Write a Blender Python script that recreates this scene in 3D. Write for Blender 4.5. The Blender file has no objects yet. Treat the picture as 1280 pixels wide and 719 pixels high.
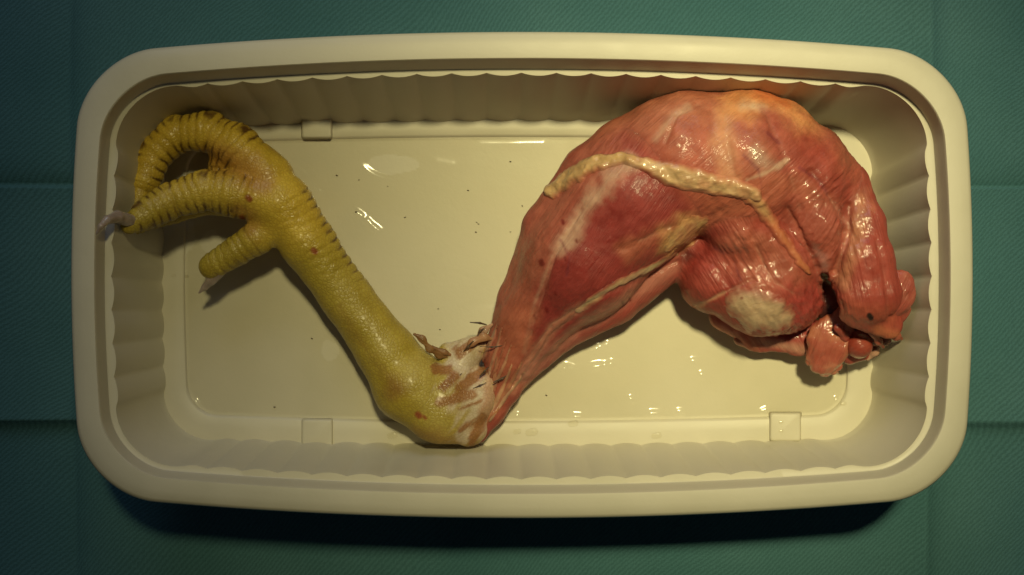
import bpy, math, random
import numpy as np

# ------------------------------------------------------------------ camera, world, lamps, exposure
SC = bpy.context.scene
H = 0.51            # camera height over the drape (m)
FPX = 1700.0        # focal length in pixels of the 1280 px wide photograph
CX, CY = 640.0, 359.5

cam = bpy.data.cameras.new("camera")
cam.sensor_width = 36.0
cam.lens = 36.0 * FPX / 1280.0
cam.clip_start = 0.01
cam.clip_end = 20.0
cam_o = bpy.data.objects.new("camera", cam)
cam_o.location = (0, 0, H)
SC.collection.objects.link(cam_o)
SC.camera = cam_o

W = bpy.data.worlds.new("World")
SC.world = W
W.use_nodes = True
bg = W.node_tree.nodes["Background"]
bg.inputs[0].default_value = (0.72, 0.80, 1.0, 1)
bg.inputs[1].default_value = 0.02


def aim(o, target):
    from mathutils import Vector
    d = Vector(target) - o.location
    o.rotation_euler = d.to_track_quat('-Z', 'Y').to_euler()


def lamp(name, kind, loc, target, energy, color, **kw):
    l = bpy.data.lights.new(name, kind)
    l.energy = energy
    l.color = color
    for k, v in kw.items():
        setattr(l, k, v)
    o = bpy.data.objects.new(name, l)
    o.location = loc
    SC.collection.objects.link(o)
    aim(o, target)
    return o


# one ceiling spotlight: a hot core inside a wider cone
for nm_, en_, deg_ in (("ceiling_lamp", 86.0, 9.8), ("ceiling_lamp_spill", 48.0, 21.5)):
    lamp(nm_, 'SPOT', (0.13, 0.52, 1.60), (0.077, 0.012, 0.0), en_, (1.0, 0.89, 0.46),
         shadow_soft_size=0.07, spot_size=math.radians(deg_), spot_blend=1.0)
lamp("window_light", 'AREA', (-0.15, 1.0, 0.75), (0, 0, 0), 2.1, (0.70, 0.78, 1.0), shape='RECTANGLE', size=0.6, size_y=0.5)

vs = SC.view_settings
vs.view_transform = 'Standard'
vs.look = 'None'
vs.exposure = 0.0
vs.gamma = 1.0
vs.use_curve_mapping = False

rng = np.random.default_rng(7)
random.seed(7)


# ------------------------------------------------------------------ helpers
def U(px, py, z):
    """place seen at photo position (px, py) at height z (m) -> world x, y, z"""
    s = (H - z) / FPX
    return np.array([(px - CX) * s, (CY - py) * s, z])


def to_px(V):
    s = FPX / (H - V[:, 2])
    return CX + V[:, 0] * s, CY - V[:, 1] * s


def link(o, parent=None):
    SC.collection.objects.link(o)
    if parent is not None:
        o.parent = parent
    return o


def empty(name, label, cat, loc=(0, 0, 0)):
    o = bpy.data.objects.new(name, None)
    o.empty_display_size = 0.02
    o.location = loc
    link(o)
    o['label'] = label
    o['category'] = cat
    return o


def mesh_obj(name, V, F, mat, parent=None, smooth=True, cols=None, fib=None):
    me = bpy.data.meshes.new(name)
    V = np.asarray(V, dtype=np.float64)
    if parent is not None:
        q = parent
        while q is not None:                     # parents are only ever moved, never turned
            V = V - np.array(q.location)
            q = q.parent
    if isinstance(F, np.ndarray):
        n, k = F.shape
        me.vertices.add(len(V))
        me.vertices.foreach_set("co", V.astype(np.float32).ravel())
        me.loops.add(n * k)
        me.loops.foreach_set("vertex_index", F.astype(np.int32).ravel())
        me.polygons.add(n)
        me.polygons.foreach_set("loop_start", np.arange(0, n * k, k, dtype=np.int32))
        me.update(calc_edges=True)
    else:
        me.from_pydata([tuple(v) for v in V], [], [tuple(f) for f in F])
    me.validate()
    me.polygons.foreach_set("use_smooth", np.full(len(me.polygons), smooth, dtype=bool))
    if cols is not None:
        a = me.attributes.new("Col", 'FLOAT_COLOR', 'POINT')
        c = np.ones((len(V), 4), dtype=np.float32)
        c[:, :cols.shape[1]] = cols
        a.data.foreach_set("color", c.ravel())
    if fib is not None:
        a = me.attributes.new("fib", 'FLOAT_VECTOR', 'POINT')
        a.data.foreach_set("vector", fib.astype(np.float32).ravel())
    me.update()
    me.materials.append(mat)
    o = bpy.data.objects.new(name, me)
    return link(o, parent)


def vnoise(P, seed=0):
    """smooth value noise in 0..1 at points P (n,3)"""
    P = np.asarray(P, dtype=np.float64)
    i = np.floor(P).astype(np.int64)
    f = P - i
    f = f * f * (3 - 2 * f)

    def h(a, b, c):
        n = (a * 374761393 + b * 668265263 + c * 2147483647 + seed * 974711) & 0xFFFFFFFF
        n = ((n ^ (n >> 13)) * 1274126177) & 0xFFFFFFFF
        n = (n ^ (n >> 16)) & 0xFFFF
        return n / 65535.0
    r = 0
    for dx in (0, 1):
        for dy in (0, 1):
            for dz in (0, 1):
                w = (f[:, 0] if dx else 1 - f[:, 0]) * (f[:, 1] if dy else 1 - f[:, 1]) * (f[:, 2] if dz else 1 - f[:, 2])
                r = r + w * h(i[:, 0] + dx, i[:, 1] + dy, i[:, 2] + dz)
    return r


def fbm(P, seed=0, o=3):
    r, a, t = 0, 1.0, 0
    for k in range(o):
        r = r + a * vnoise(np.asarray(P) * 2 ** k + 17.3 * k, seed + k)
        t += a
        a *= 0.5
    return r / t


def sstep(a, b, x):
    t = np.clip((x - a) / (b - a), 0, 1)
    return t * t * (3 - 2 * t)


# ------------------------------------------------------------------ materials
def new_mat(name):
    m = bpy.data.materials.new(name)
    m.use_nodes = True
    nt = m.node_tree
    return m, nt, nt.nodes["Principled BSDF"]


def N(nt, t, **kw):
    n = nt.nodes.new(t)
    for k, v in kw.items():
        if isinstance(k, str) and k.startswith("i_"):
            n.inputs[k[2:].replace("_", " ")].default_value = v
        else:
            setattr(n, k, v)
    return n


def bump(nt, bsdf, h, strength, dist, prev=None):
    b = N(nt, 'ShaderNodeBump')
    b.inputs['Strength'].default_value = strength
    b.inputs['Distance'].default_value = dist
    nt.links.new(h, b.inputs['Height'])
    if prev is not None:
        nt.links.new(prev, b.inputs['Normal'])
    nt.links.new(b.outputs[0], bsdf.inputs['Normal'])
    return b.outputs[0]


def math_node(nt, op, a, b=None):
    n = N(nt, 'ShaderNodeMath', operation=op)
    for i, v in enumerate((a, b)):
        if v is None:
            continue
        if isinstance(v, (int, float)):
            n.inputs[i].default_value = v
        else:
            nt.links.new(v, n.inputs[i])
    return n.outputs[0]


def ramp(nt, fac, stops):
    r = N(nt, 'ShaderNodeValToRGB')
    e = r.color_ramp.elements
    while len(e) < len(stops):
        e.new(0.5)
    for el, (p, c) in zip(e, stops):
        el.position = p
        el.color = (*c, 1) if len(c) == 3 else c
    nt.links.new(fac, r.inputs[0])
    return r.outputs[0]


def mixc(nt, fac, a, b, mode='MIX'):
    n = N(nt, 'ShaderNodeMix', data_type='RGBA', blend_type=mode)
    for sock, v in ((n.inputs[0], fac), (n.inputs[6], a), (n.inputs[7], b)):
        if isinstance(v, (int, float)):
            sock.default_value = v
        elif isinstance(v, tuple):
            sock.default_value = (*v, 1)
        else:
            nt.links.new(v, sock)
    return n.outputs[2]


def tray_material():
    m, nt, b = new_mat("cream_plastic")
    tc = N(nt, 'ShaderNodeTexCoord')
    n = N(nt, 'ShaderNodeTexNoise', i_Scale=45.0, i_Detail=5.0)
    nt.links.new(tc.outputs['Object'], n.inputs['Vector'])
    c = ramp(nt, n.outputs[0], [(0.3, (0.57, 0.53, 0.41)), (0.7, (0.62, 0.575, 0.455))])
    nt.links.new(c, b.inputs['Base Color'])
    r = ramp(nt, n.outputs[0], [(0.3, (0.40,) * 3), (0.7, (0.54,) * 3)])
    nt.links.new(r, b.inputs['Roughness'])
    b.inputs['Subsurface Weight'].default_value = 0.0
    b.inputs['IOR'].default_value = 1.46
    n2 = N(nt, 'ShaderNodeTexNoise', i_Scale=900.0, i_Detail=2.0)
    nt.links.new(tc.outputs['Object'], n2.inputs['Vector'])
    sc = N(nt, 'ShaderNodeTexNoise', i_Scale=26.0, i_Detail=6.0)
    nt.links.new(tc.outputs['Object'], sc.inputs['Vector'])
    hh = math_node(nt, 'ADD', math_node(nt, 'MULTIPLY', n2.outputs[0], 0.12), math_node(nt, 'MULTIPLY', sc.outputs[0], 1.6))
    bump(nt, b, hh, 0.6, 0.0004)
    return m


def drape_material():
    m, nt, b = new_mat("green_woven_cloth")
    tc = N(nt, 'ShaderNodeTexCoord')
    # gently warped coordinates so the twill does not run ruler straight
    n = N(nt, 'ShaderNodeTexNoise', i_Scale=9.0, i_Detail=2.0)
    nt.links.new(tc.outputs['Object'], n.inputs['Vector'])
    add = N(nt, 'ShaderNodeVectorMath', operation='MULTIPLY_ADD')
    nt.links.new(n.outputs['Color'], add.inputs[0])
    add.inputs[1].default_value = (0.035, 0.035, 0)
    nt.links.new(tc.outputs['Object'], add.inputs[2])
    w1 = N(nt, 'ShaderNodeTexWave', wave_type='BANDS', bands_direction='DIAGONAL')
    w1.inputs['Scale'].default_value = 300.0
    w1.inputs['Distortion'].default_value = 3.2
    w1.inputs['Detail'].default_value = 2.0
    w1.inputs['Detail Scale'].default_value = 3.0
    mp = N(nt, 'ShaderNodeMapping')
    mp.inputs['Rotation'].default_value = (0, 0, math.radians(90))
    nt.links.new(add.outputs[0], mp.inputs['Vector'])
    nt.links.new(mp.outputs[0], w1.inputs['Vector'])
    w2 = N(nt, 'ShaderNodeTexWave', wave_type='BANDS', bands_direction='X')
    w2.inputs['Scale'].default_value = 330.0
    w2.inputs['Distortion'].default_value = 2.0
    nt.links.new(add.outputs[0], w2.inputs['Vector'])
    fine = N(nt, 'ShaderNodeTexNoise', i_Scale=1500.0, i_Detail=3.0)
    nt.links.new(tc.outputs['Object'], fine.inputs['Vector'])
    big = N(nt, 'ShaderNodeTexNoise', i_Scale=14.0, i_Detail=4.0)
    nt.links.new(tc.outputs['Object'], big.inputs['Vector'])
    h = math_node(nt, 'ADD', math_node(nt, 'MULTIPLY', w1.outputs['Fac'], 0.55), math_node(nt, 'MULTIPLY', w2.outputs['Fac'], 0.08))
    h = math_node(nt, 'ADD', h, math_node(nt, 'MULTIPLY', fine.outputs[0], 0.8))
    c0 = ramp(nt, big.outputs[0], [(0.3, (0.066, 0.185, 0.210)), (0.7, (0.102, 0.242, 0.265))])
    c = mixc(nt, math_node(nt, 'MULTIPLY', h, 0.52), c0, (0.026, 0.085, 0.086))
    nt.links.new(c, b.inputs['Base Color'])
    b.inputs['Roughness'].default_value = 0.85
    b.inputs['Specular IOR Level'].default_value = 0.25
    bump(nt, b, h, 0.4, 0.0004)
    return m


def flesh_material(name, rough=0.50, fib_scale=1.0, sss=0.10, coat=1.0, bumpd=0.0012, radius=(1.0, 0.35, 0.22)):
    """wet tissue: colour from the mesh, fibres along the grain vector 'fib' (mm)"""
    m, nt, b = new_mat(name)
    at = N(nt, 'ShaderNodeAttribute', attribute_name="Col")
    fb = N(nt, 'ShaderNodeAttribute', attribute_name="fib")
    tc = N(nt, 'ShaderNodeTexCoord')
    mp = N(nt, 'ShaderNodeMapping')
    mp.inputs['Scale'].default_value = (1.5 * fib_scale, 0.10 * fib_scale, 0.5)
    nt.links.new(fb.outputs['Vector'], mp.inputs['Vector'])
    f1 = N(nt, 'ShaderNodeTexNoise', i_Scale=1.0, i_Detail=5.0, i_Roughness=0.6)
    nt.links.new(mp.outputs[0], f1.inputs['Vector'])
    n2 = N(nt, 'ShaderNodeTexNoise', i_Scale=170.0, i_Detail=4.0)
    nt.links.new(tc.outputs['Object'], n2.inputs['Vector'])
    n3 = N(nt, 'ShaderNodeTexNoise', i_Scale=420.0, i_Detail=3.0)
    nt.links.new(tc.outputs['Object'], n3.inputs['Vector'])
    v = ramp(nt, f1.outputs[0], [(0.28, (0.72, 0.62, 0.62)), (0.5, (1, 1, 1)), (0.76, (1.08, 1.09, 1.06))])
    c = mixc(nt, 0.5, at.outputs['Color'], v, 'MULTIPLY')
    v2 = ramp(nt, n2.outputs[0], [(0.3, (0.84, 0.76, 0.76)), (0.7, (1.14, 1.18, 1.18))])
    c = mixc(nt, 0.7, c, v2, 'MULTIPLY')
    nt.links.new(c, b.inputs['Base Color'])
    r = ramp(nt, n2.outputs[0], [(0.3, (rough * 0.75,) * 3), (0.75, (rough * 1.5,) * 3)])
    nt.links.new(r, b.inputs['Roughness'])
    b.inputs['Subsurface Weight'].default_value = sss
    b.inputs['Subsurface Radius'].default_value = radius
    b.inputs['Subsurface Scale'].default_value = 0.003
    b.inputs['Specular IOR Level'].default_value = 0.3
    nt.links.new(math_node(nt, 'MULTIPLY', at.outputs['Alpha'], coat), b.inputs['Coat Weight'])
    b.inputs['Coat Roughness'].default_value = 0.10
    hh = math_node(nt, 'ADD', f1.outputs[0], math_node(nt, 'MULTIPLY', n3.outputs[0], 0.5))
    bump(nt, b, hh, 0.42, bumpd)
    n5 = N(nt, 'ShaderNodeTexNoise', i_Scale=190.0, i_Detail=3.0, i_Roughness=0.5)
    nt.links.new(tc.outputs['Object'], n5.inputs['Vector'])
    wet = N(nt, 'ShaderNodeBump')
    wet.inputs['Strength'].default_value = 0.55
    wet.inputs['Distance'].default_value = bumpd
    nt.links.new(math_node(nt, 'ADD', n5.outputs[0], math_node(nt, 'MULTIPLY', f1.outputs[0], 0.35)), wet.inputs['Height'])
    nt.links.new(wet.outputs[0], b.inputs['Coat Normal'])
    return m


def skin_material():
    m, nt, b = new_mat("yellow_scaled_skin")
    at = N(nt, 'ShaderNodeAttribute', attribute_name="Col")
    tc = N(nt, 'ShaderNodeTexCoord')
    vo = N(nt, 'ShaderNodeTexVoronoi', feature='DISTANCE_TO_EDGE', i_Scale=760.0)
    nt.links.new(tc.outputs['Object'], vo.inputs['Vector'])
    n2 = N(nt, 'ShaderNodeTexNoise', i_Scale=120.0, i_Detail=5.0)
    nt.links.new(tc.outputs['Object'], n2.inputs['Vector'])
    edge = ramp(nt, vo.outputs['Distance'], [(0.0, (0.80, 0.74, 0.66)), (0.18, (1, 1, 1))])
    c = mixc(nt, 0.75, at.outputs['Color'], edge, 'MULTIPLY')
    v2 = ramp(nt, n2.outputs[0], [(0.3, (0.80, 0.76, 0.62)), (0.7, (1.15, 1.15, 1.2))])
    c = mixc(nt, 0.8, c, v2, 'MULTIPLY')
    nt.links.new(c, b.inputs['Base Color'])
    r = ramp(nt, n2.outputs[0], [(0.3, (0.30,) * 3), (0.7, (0.50,) * 3)])
    nt.links.new(r, b.inputs['Roughness'])
    b.inputs['Subsurface Weight'].default_value = 0.08
    b.inputs['Subsurface Radius'].default_value = (1, 0.6, 0.15)
    b.inputs['Subsurface Scale'].default_value = 0.002
    b.inputs['Coat Weight'].default_value = 0.12
    b.inputs['Coat Roughness'].default_value = 0.2
    b.inputs['Specular IOR Level'].default_value = 0.35
    hcl = math_node(nt, 'MINIMUM', vo.outputs['Distance'], 0.22)
    n4 = N(nt, 'ShaderNodeTexNoise', i_Scale=700.0, i_Detail=3.0)
    nt.links.new(tc.outputs['Object'], n4.inputs['Vector'])
    sp = N(nt, 'ShaderNodeSeparateColor')
    nt.links.new(at.outputs['Color'], sp.inputs[0])
    smooth_skin = N(nt, 'ShaderNodeMapRange')
    for k_, v_ in zip(range(1, 5), (0.13, 0.30, 2.0, 0.25)):
        smooth_skin.inputs[k_].default_value = v_
    nt.links.new(sp.outputs[2], smooth_skin.inputs[0])
    hh = math_node(nt, 'ADD', math_node(nt, 'MULTIPLY', hcl, smooth_skin.outputs[0]), math_node(nt, 'MULTIPLY', n4.outputs[0], 0.35))
    bump(nt, b, hh, 0.42, 0.0005)
    return m


def simple_material(name, c1, c2, rough=0.4, scale=200.0, coat=0.0, sss=0.0, bd=0.0002):
    m, nt, b = new_mat(name)
    tc = N(nt, 'ShaderNodeTexCoord')
    n = N(nt, 'ShaderNodeTexNoise', i_Scale=scale, i_Detail=4.0)
    nt.links.new(tc.outputs['Object'], n.inputs['Vector'])
    c = ramp(nt, n.outputs[0], [(0.3, c1), (0.7, c2)])
    nt.links.new(c, b.inputs['Base Color'])
    b.inputs['Roughness'].default_value = rough
    b.inputs['Coat Weight'].default_value = coat
    b.inputs['Coat Roughness'].default_value = 0.1
    b.inputs['Subsurface Weight'].default_value = sss
    b.inputs['Subsurface Scale'].default_value = 0.002
    bump(nt, b, n.outputs[0], 0.5, bd)
    return m


def liquid_material():
    m = bpy.data.materials.new("clear_watery_liquid")
    m.use_nodes = True
    nt = m.node_tree
    nt.nodes.clear()
    out = N(nt, 'ShaderNodeOutputMaterial')
    mix = N(nt, 'ShaderNodeMixShader')
    lw = N(nt, 'ShaderNodeLayerWeight')
    lw.inputs['Blend'].default_value = 0.5
    fr = math_node(nt, 'ADD', math_node(nt, 'MULTIPLY', math_node(nt, 'POWER', lw.outputs['Facing'], 5.0), 0.9), 0.026)
    tr = N(nt, 'ShaderNodeBsdfTransparent')
    tr.inputs[0].default_value = (0.975, 0.968, 0.935, 1)
    gl = N(nt, 'ShaderNodeBsdfGlossy')
    gl.inputs['Roughness'].default_value = 0.13
    nt.links.new(fr, mix.inputs[0])
    nt.links.new(tr.outputs[0], mix.inputs[1])
    nt.links.new(gl.outputs[0], mix.inputs[2])
    nt.links.new(mix.outputs[0], out.inputs[0])
    return m


M_TRAY = tray_material()
M_DRAPE = drape_material()
M_MUSCLE = flesh_material("wet_red_muscle")
M_FAT = flesh_material("soft_yellow_fat", rough=0.35, fib_scale=0.5, sss=0.15, coat=0.35, bumpd=0.0007, radius=(1, 0.7, 0.35))
M_SKIN = skin_material()
M_CLAW = simple_material("horn_claw", (0.26, 0.19, 0.15), (0.44, 0.35, 0.29), 0.32, 300.0, 0.3, 0.1)
M_QUILL = simple_material("dark_feather_quill", (0.035, 0.022, 0.014), (0.12, 0.07, 0.04), 0.5, 500.0)
M_LIQ = liquid_material()
M_CRUMB = simple_material("dark_speck", (0.05, 0.035, 0.02), (0.14, 0.09, 0.05), 0.6, 900.0)
M_TABLE = simple_material("table_laminate", (0.25, 0.24, 0.22), (0.32, 0.31, 0.29), 0.5, 20.0)

# ------------------------------------------------------------------ table and drape
tv = [(-1, -0.8, -0.030), (1, -0.8, -0.030), (1, 0.8, -0.030), (-1, 0.8, -0.030),
      (-1, -0.8, -0.06), (1, -0.8, -0.06), (1, 0.8, -0.06), (-1, 0.8, -0.06)]
to = mesh_obj("table_top", tv, [(0, 1, 2, 3), (7, 6, 5, 4), (0, 4, 5, 1), (1, 5, 6, 2), (2, 6, 7, 3), (3, 7, 4, 0)], M_TABLE, smooth=False)
to['kind'] = 'structure'


def drape_height(x, y):
    """ironed-in folds of the sheet (metres)"""
    k = H / FPX
    X = (x / k) + CX
    Y = CY - (y / k)
    P = np.stack([x * 6, y * 6, 0 * x], -1).reshape(-1, 3)
    wob = (fbm(P, 3).reshape(x.shape) - 0.5)
    Y = Y + wob * 10
    X = X + wob * 14
    z = 0.0065 * wob + 0.0016 * (fbm(P * 5, 8).reshape(x.shape) - 0.5)
    # cross folds: ridge at 233 falling away upward, valley at 527
    d = Y - 233
    z = z + np.where(d < 0, -0.0036 * np.exp(d / 16.0), 0.0022 * np.exp(-d / 70.0)-.0022)
    d = Y - 528
    z = z + np.where(d > 0, -0.0042 * (1 - np.exp(-d / 9.0)) + 0.0014 * np.exp(-d / 90.0), 0.0014 * np.exp(d / 60.0))
    # long folds
    for x0, a in ((1172, 0.0055), (84, 0.0035), (560, 0.0018)):
        d = X - x0
        z = z + a * np.where(d < 0, np.exp(d / 70.0) * -1.0, -np.exp(-d / 16.0))
    return z


def axis(a, b, fine, n):
    """coordinates with extra samples at the sharp folds"""
    s = set(np.linspace(a, b, n))
    for f in fine:
        s |= set(np.linspace(f - 0.012, f + 0.012, 25))
    return np.array(sorted(s))


kk = H / FPX
xs = axis(-0.55, 0.55, [(1172 - CX) * kk, (84 - CX) * kk], 330)
ys = axis(-0.42, 0.42, [(CY - 233) * kk, (CY - 528) * kk], 260)
gx, gy = np.meshgrid(xs, ys)
gz = drape_height(gx, gy)
gz -= gz.max() + 0.0002
V = np.stack([gx, gy, gz], -1).reshape(-1, 3)
nx, ny = len(xs), len(ys)
ii = np.arange(nx * ny).reshape(ny, nx)
F = np.stack([ii[:-1, :-1], ii[:-1, 1:], ii[1:, 1:], ii[1:, :-1]], -1).reshape(-1, 4)
drape = mesh_obj("surgical_drape", V, F, M_DRAPE)
drape['label'] = "green woven cloth with pressed-in fold lines spread under the plastic tray"
drape['category'] = "cloth"

# ------------------------------------------------------------------ tray
NL, NS, NC = 20, 8, 20      # flutes on long and short sides, steps per corner
PF = 12


def ring(z, L, R, T, B, r, bx, by, amp=0.0):
    a = (R - L) / 2 - bx
    b = (B - T) / 2 - by
    cx, cy = (L + R) / 2, (T + B) / 2
    pts = []

    def side(p0, p1, nf, nrm):
        n = nf * PF
        for i in range(n):
            t = i / n
            w = sstep(0.0, 0.035, np.array(min(t, 1 - t)))
            o = amp * abs(math.sin(math.pi * nf * t)) ** 0.85 * w
            pts.append((p0[0] + (p1[0] - p0[0]) * t, p0[1] + (p1[1] - p0[1]) * t, nrm[0] * o, nrm[1] * o))

    def corner(c, a0):
        for i in range(NC):
            t = math.radians(a0 + 90.0 * i / NC)
            pts.append((c[0] + r * math.cos(t), c[1] + r * math.sin(t), 0, 0))
    side((-(a - r), -b), ((a - r), -b), NL, (0, 1))
    corner(((a - r), -(b - r)), -90)
    side((a, -(b - r)), (a, (b - r)), NS, (-1, 0))
    corner(((a - r), (b - r)), 0)
    side(((a - r), b), (-(a - r), b), NL, (0, -1))
    corner((-(a - r), (b - r)), 90)
    side((-a, (b - r)), (-a, -(b - r)), NS, (1, 0))
    corner((-(a - r), -(b - r)), 180)
    p = np.array(pts)
    x, y = p[:, 0], p[:, 1]
    x2 = x * (1 + bx / a * (1 - (y / b) ** 2)) + p[:, 2]
    y2 = y * (1 + by / b * (1 - (x / a) ** 2)) + p[:, 3]
    s = (H - z) / FPX
    return np.stack([(cx + x2 - CX) * s, (CY - cy - y2) * s, np.full(len(x), z)], -1)


def loft(name, rings, mat, parent, closed=False, caps=()):
    n = len(rings[0])
    V = np.concatenate(rings)
    k = len(rings)
    fs = []
    idx = np.arange(n)
    for i in range(k if closed else k - 1):
        a0 = i * n + idx
        a1 = i * n + (idx + 1) % n
        j = (i + 1) % k
        b0 = j * n + idx
        b1 = j * n + (idx + 1) % n
        fs.append(np.stack([a0, b0, b1, a1], -1))
    F = [tuple(f) for f in np.concatenate(fs)]
    for c in caps:
        r = list(range(c * n, (c + 1) * n))
        F.append(tuple(r[::-1] if c else r))
    o = mesh_obj(name, V, F, mat, parent)
    o.data.set_sharp_from_angle(angle=math.radians(38))
    return o


tray = empty("food_tray", "cream plastic food tray with rounded corners, broad flat rim and fluted walls", "tray", (0.0, 0.0, 0.0))
LIP = ring(.0470, 138.8, 1164.8, 90.9, 599.7, 65, 12, 22, 3.8)
rim_rings = [
    ring(.0470, 98, 1206, 47, 640, 84, 14, 26),
    ring(.0535, 89, 1216, 40, 648, 90, 15, 29),
    ring(.0550, 89.8, 1215.2, 40.8, 646.8, 90, 15, 29),
    ring(.0557, 93, 1212, 44, 643.5, 88, 15, 29),
    ring(.0561, 103, 1202, 55, 633, 84, 15, 28),
    ring(.0561, 114, 1191.5, 68.5, 621.2, 79, 14, 27),
    ring(.0560, 117.5, 1188.5, 72.3, 617.8, 76, 14, 26.5),
    ring(.0556, 118.8, 1187.3, 73.6, 616.7, 76, 14, 26.5),
    ring(.0545, 120.3, 1185.6, 75.2, 615.4, 75, 14, 26),
    ring(.0482, 129.6, 1174.6, 84.9, 607.4, 70, 13, 24),
    ring(.0472, 130.8, 1173.5, 86.0, 606.4, 69, 13, 24),
    ring(.0470, 132.0, 1172.2, 86.8, 605.4, 68, 13, 24),
    LIP,
    ring(.0462, 136.0, 1167.5, 89.0, 602.0, 65, 12, 22),
    ring(.0440, 131, 1173, 86, 606, 66, 12, 22),
]
loft("rim", rim_rings, M_TRAY, tray, closed=True)
top = dict(z=.0463, L=139.9, R=1163.7, T=92.0, B=598.6, r=64, bx=12, by=22)
bot = dict(z=.0072, L=203, R=1092, T=150, B=557, r=54, bx=6, by=10)
wr = [LIP]
for t in np.linspace(0, 1, 9):
    wr.append(ring(**{k: top[k] + (bot[k] - top[k]) * t * (0.985 if k not in ('z',) else 1) for k in top}, amp=3.8 - 0.9 * t))
wr.append(ring(.0060, 207, 1088, 153, 554, 52, 6, 10))
wr.append(ring(.0020, 207, 1088, 153, 554, 52, 6, 10))
wr.append(ring(.0020, 197, 1098, 144, 563, 58, 6, 10))
wr.append(ring(.0430, 133, 1170, 86, 605, 68, 12, 22))
loft("side_wall", wr, M_TRAY, tray, closed=True)
fr = [
    ring(.0022, 205, 1090, 152, 555, 53, 6, 10),
    ring(.0072, 199, 1096, 147, 560, 56, 6, 10),
    ring(.00735, 206, 1089, 153, 554, 52, 6, 10),
    ring(.0074, 214, 1080, 159, 543, 46, 6, 10),
    ring(.0073, 227, 1065, 167.5, 530, 38, 5, 9),
    ring(.0070, 229.5, 1062.5, 169.5, 528, 37, 5, 9),
    ring(.0062, 231.5, 1060.5, 171.5, 526, 36, 5, 9),
    ring(.0060, 234, 1058, 174, 523.5, 34, 5, 9),
]
for t in (0.01, 0.03, 0.1, 0.3, 0.6, 0.9, 0.97):         # flat middle, so that the shading stays flat too
    fr.append(ring(.0060, 234 + 170 * t, 1058 - 170 * t, 174 + 170 * t, 523.5 - 170 * t, 34 * (1 - t) + 1, 5 * (1 - t), 9 * (1 - t)))
loft("floor", fr, M_TRAY, tray, caps=(0, len(fr) - 1))


def lug(x0, x1, y0, y1, zt, sx, sy):
    """low square stacking block, softly bevelled"""
    pts, rows = [], []
    for (z, ins) in ((.0058, -1.5), (zt - .0006, 0.6), (zt - .00015, 1.4), (zt, 3.0)):
        rows.append([])
        r = 3.0
        for cx_, cy_, a0 in ((x1 - ins - r, y0 + ins + r, -90), (x1 - ins - r, y1 - ins - r, 0), (x0 + ins + r, y1 - ins - r, 90), (x0 + ins + r, y0 + ins + r, 180)):
            for i in range(5):
                t = math.radians(a0 + 22.5 * i)
                rows[-1].append(len(pts))
                pts.append(U(cx_ + r * math.cos(t), cy_ + r * math.sin(t), z))
    F = []
    n = len(rows[0])
    for a, b in zip(rows[:-1], rows[1:]):
        for i in range(n):
            F.append((a[i], b[i], b[(i + 1) % n], a[(i + 1) % n]))
    F.append(tuple(rows[-1][::-1]))
    F.append(tuple(rows[0]))
    mesh_obj("stacking_lug", pts, F, M_TRAY, tray)


lug(377, 415, 143, 173, .0100, 0, 0)
lug(963, 1001, 143, 173, .0100, 0, 0)
lug(377, 416, 524, 560, .0088, 0, 0)
lug(962, 1001, 516, 552, .0092, 0, 0)


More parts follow.
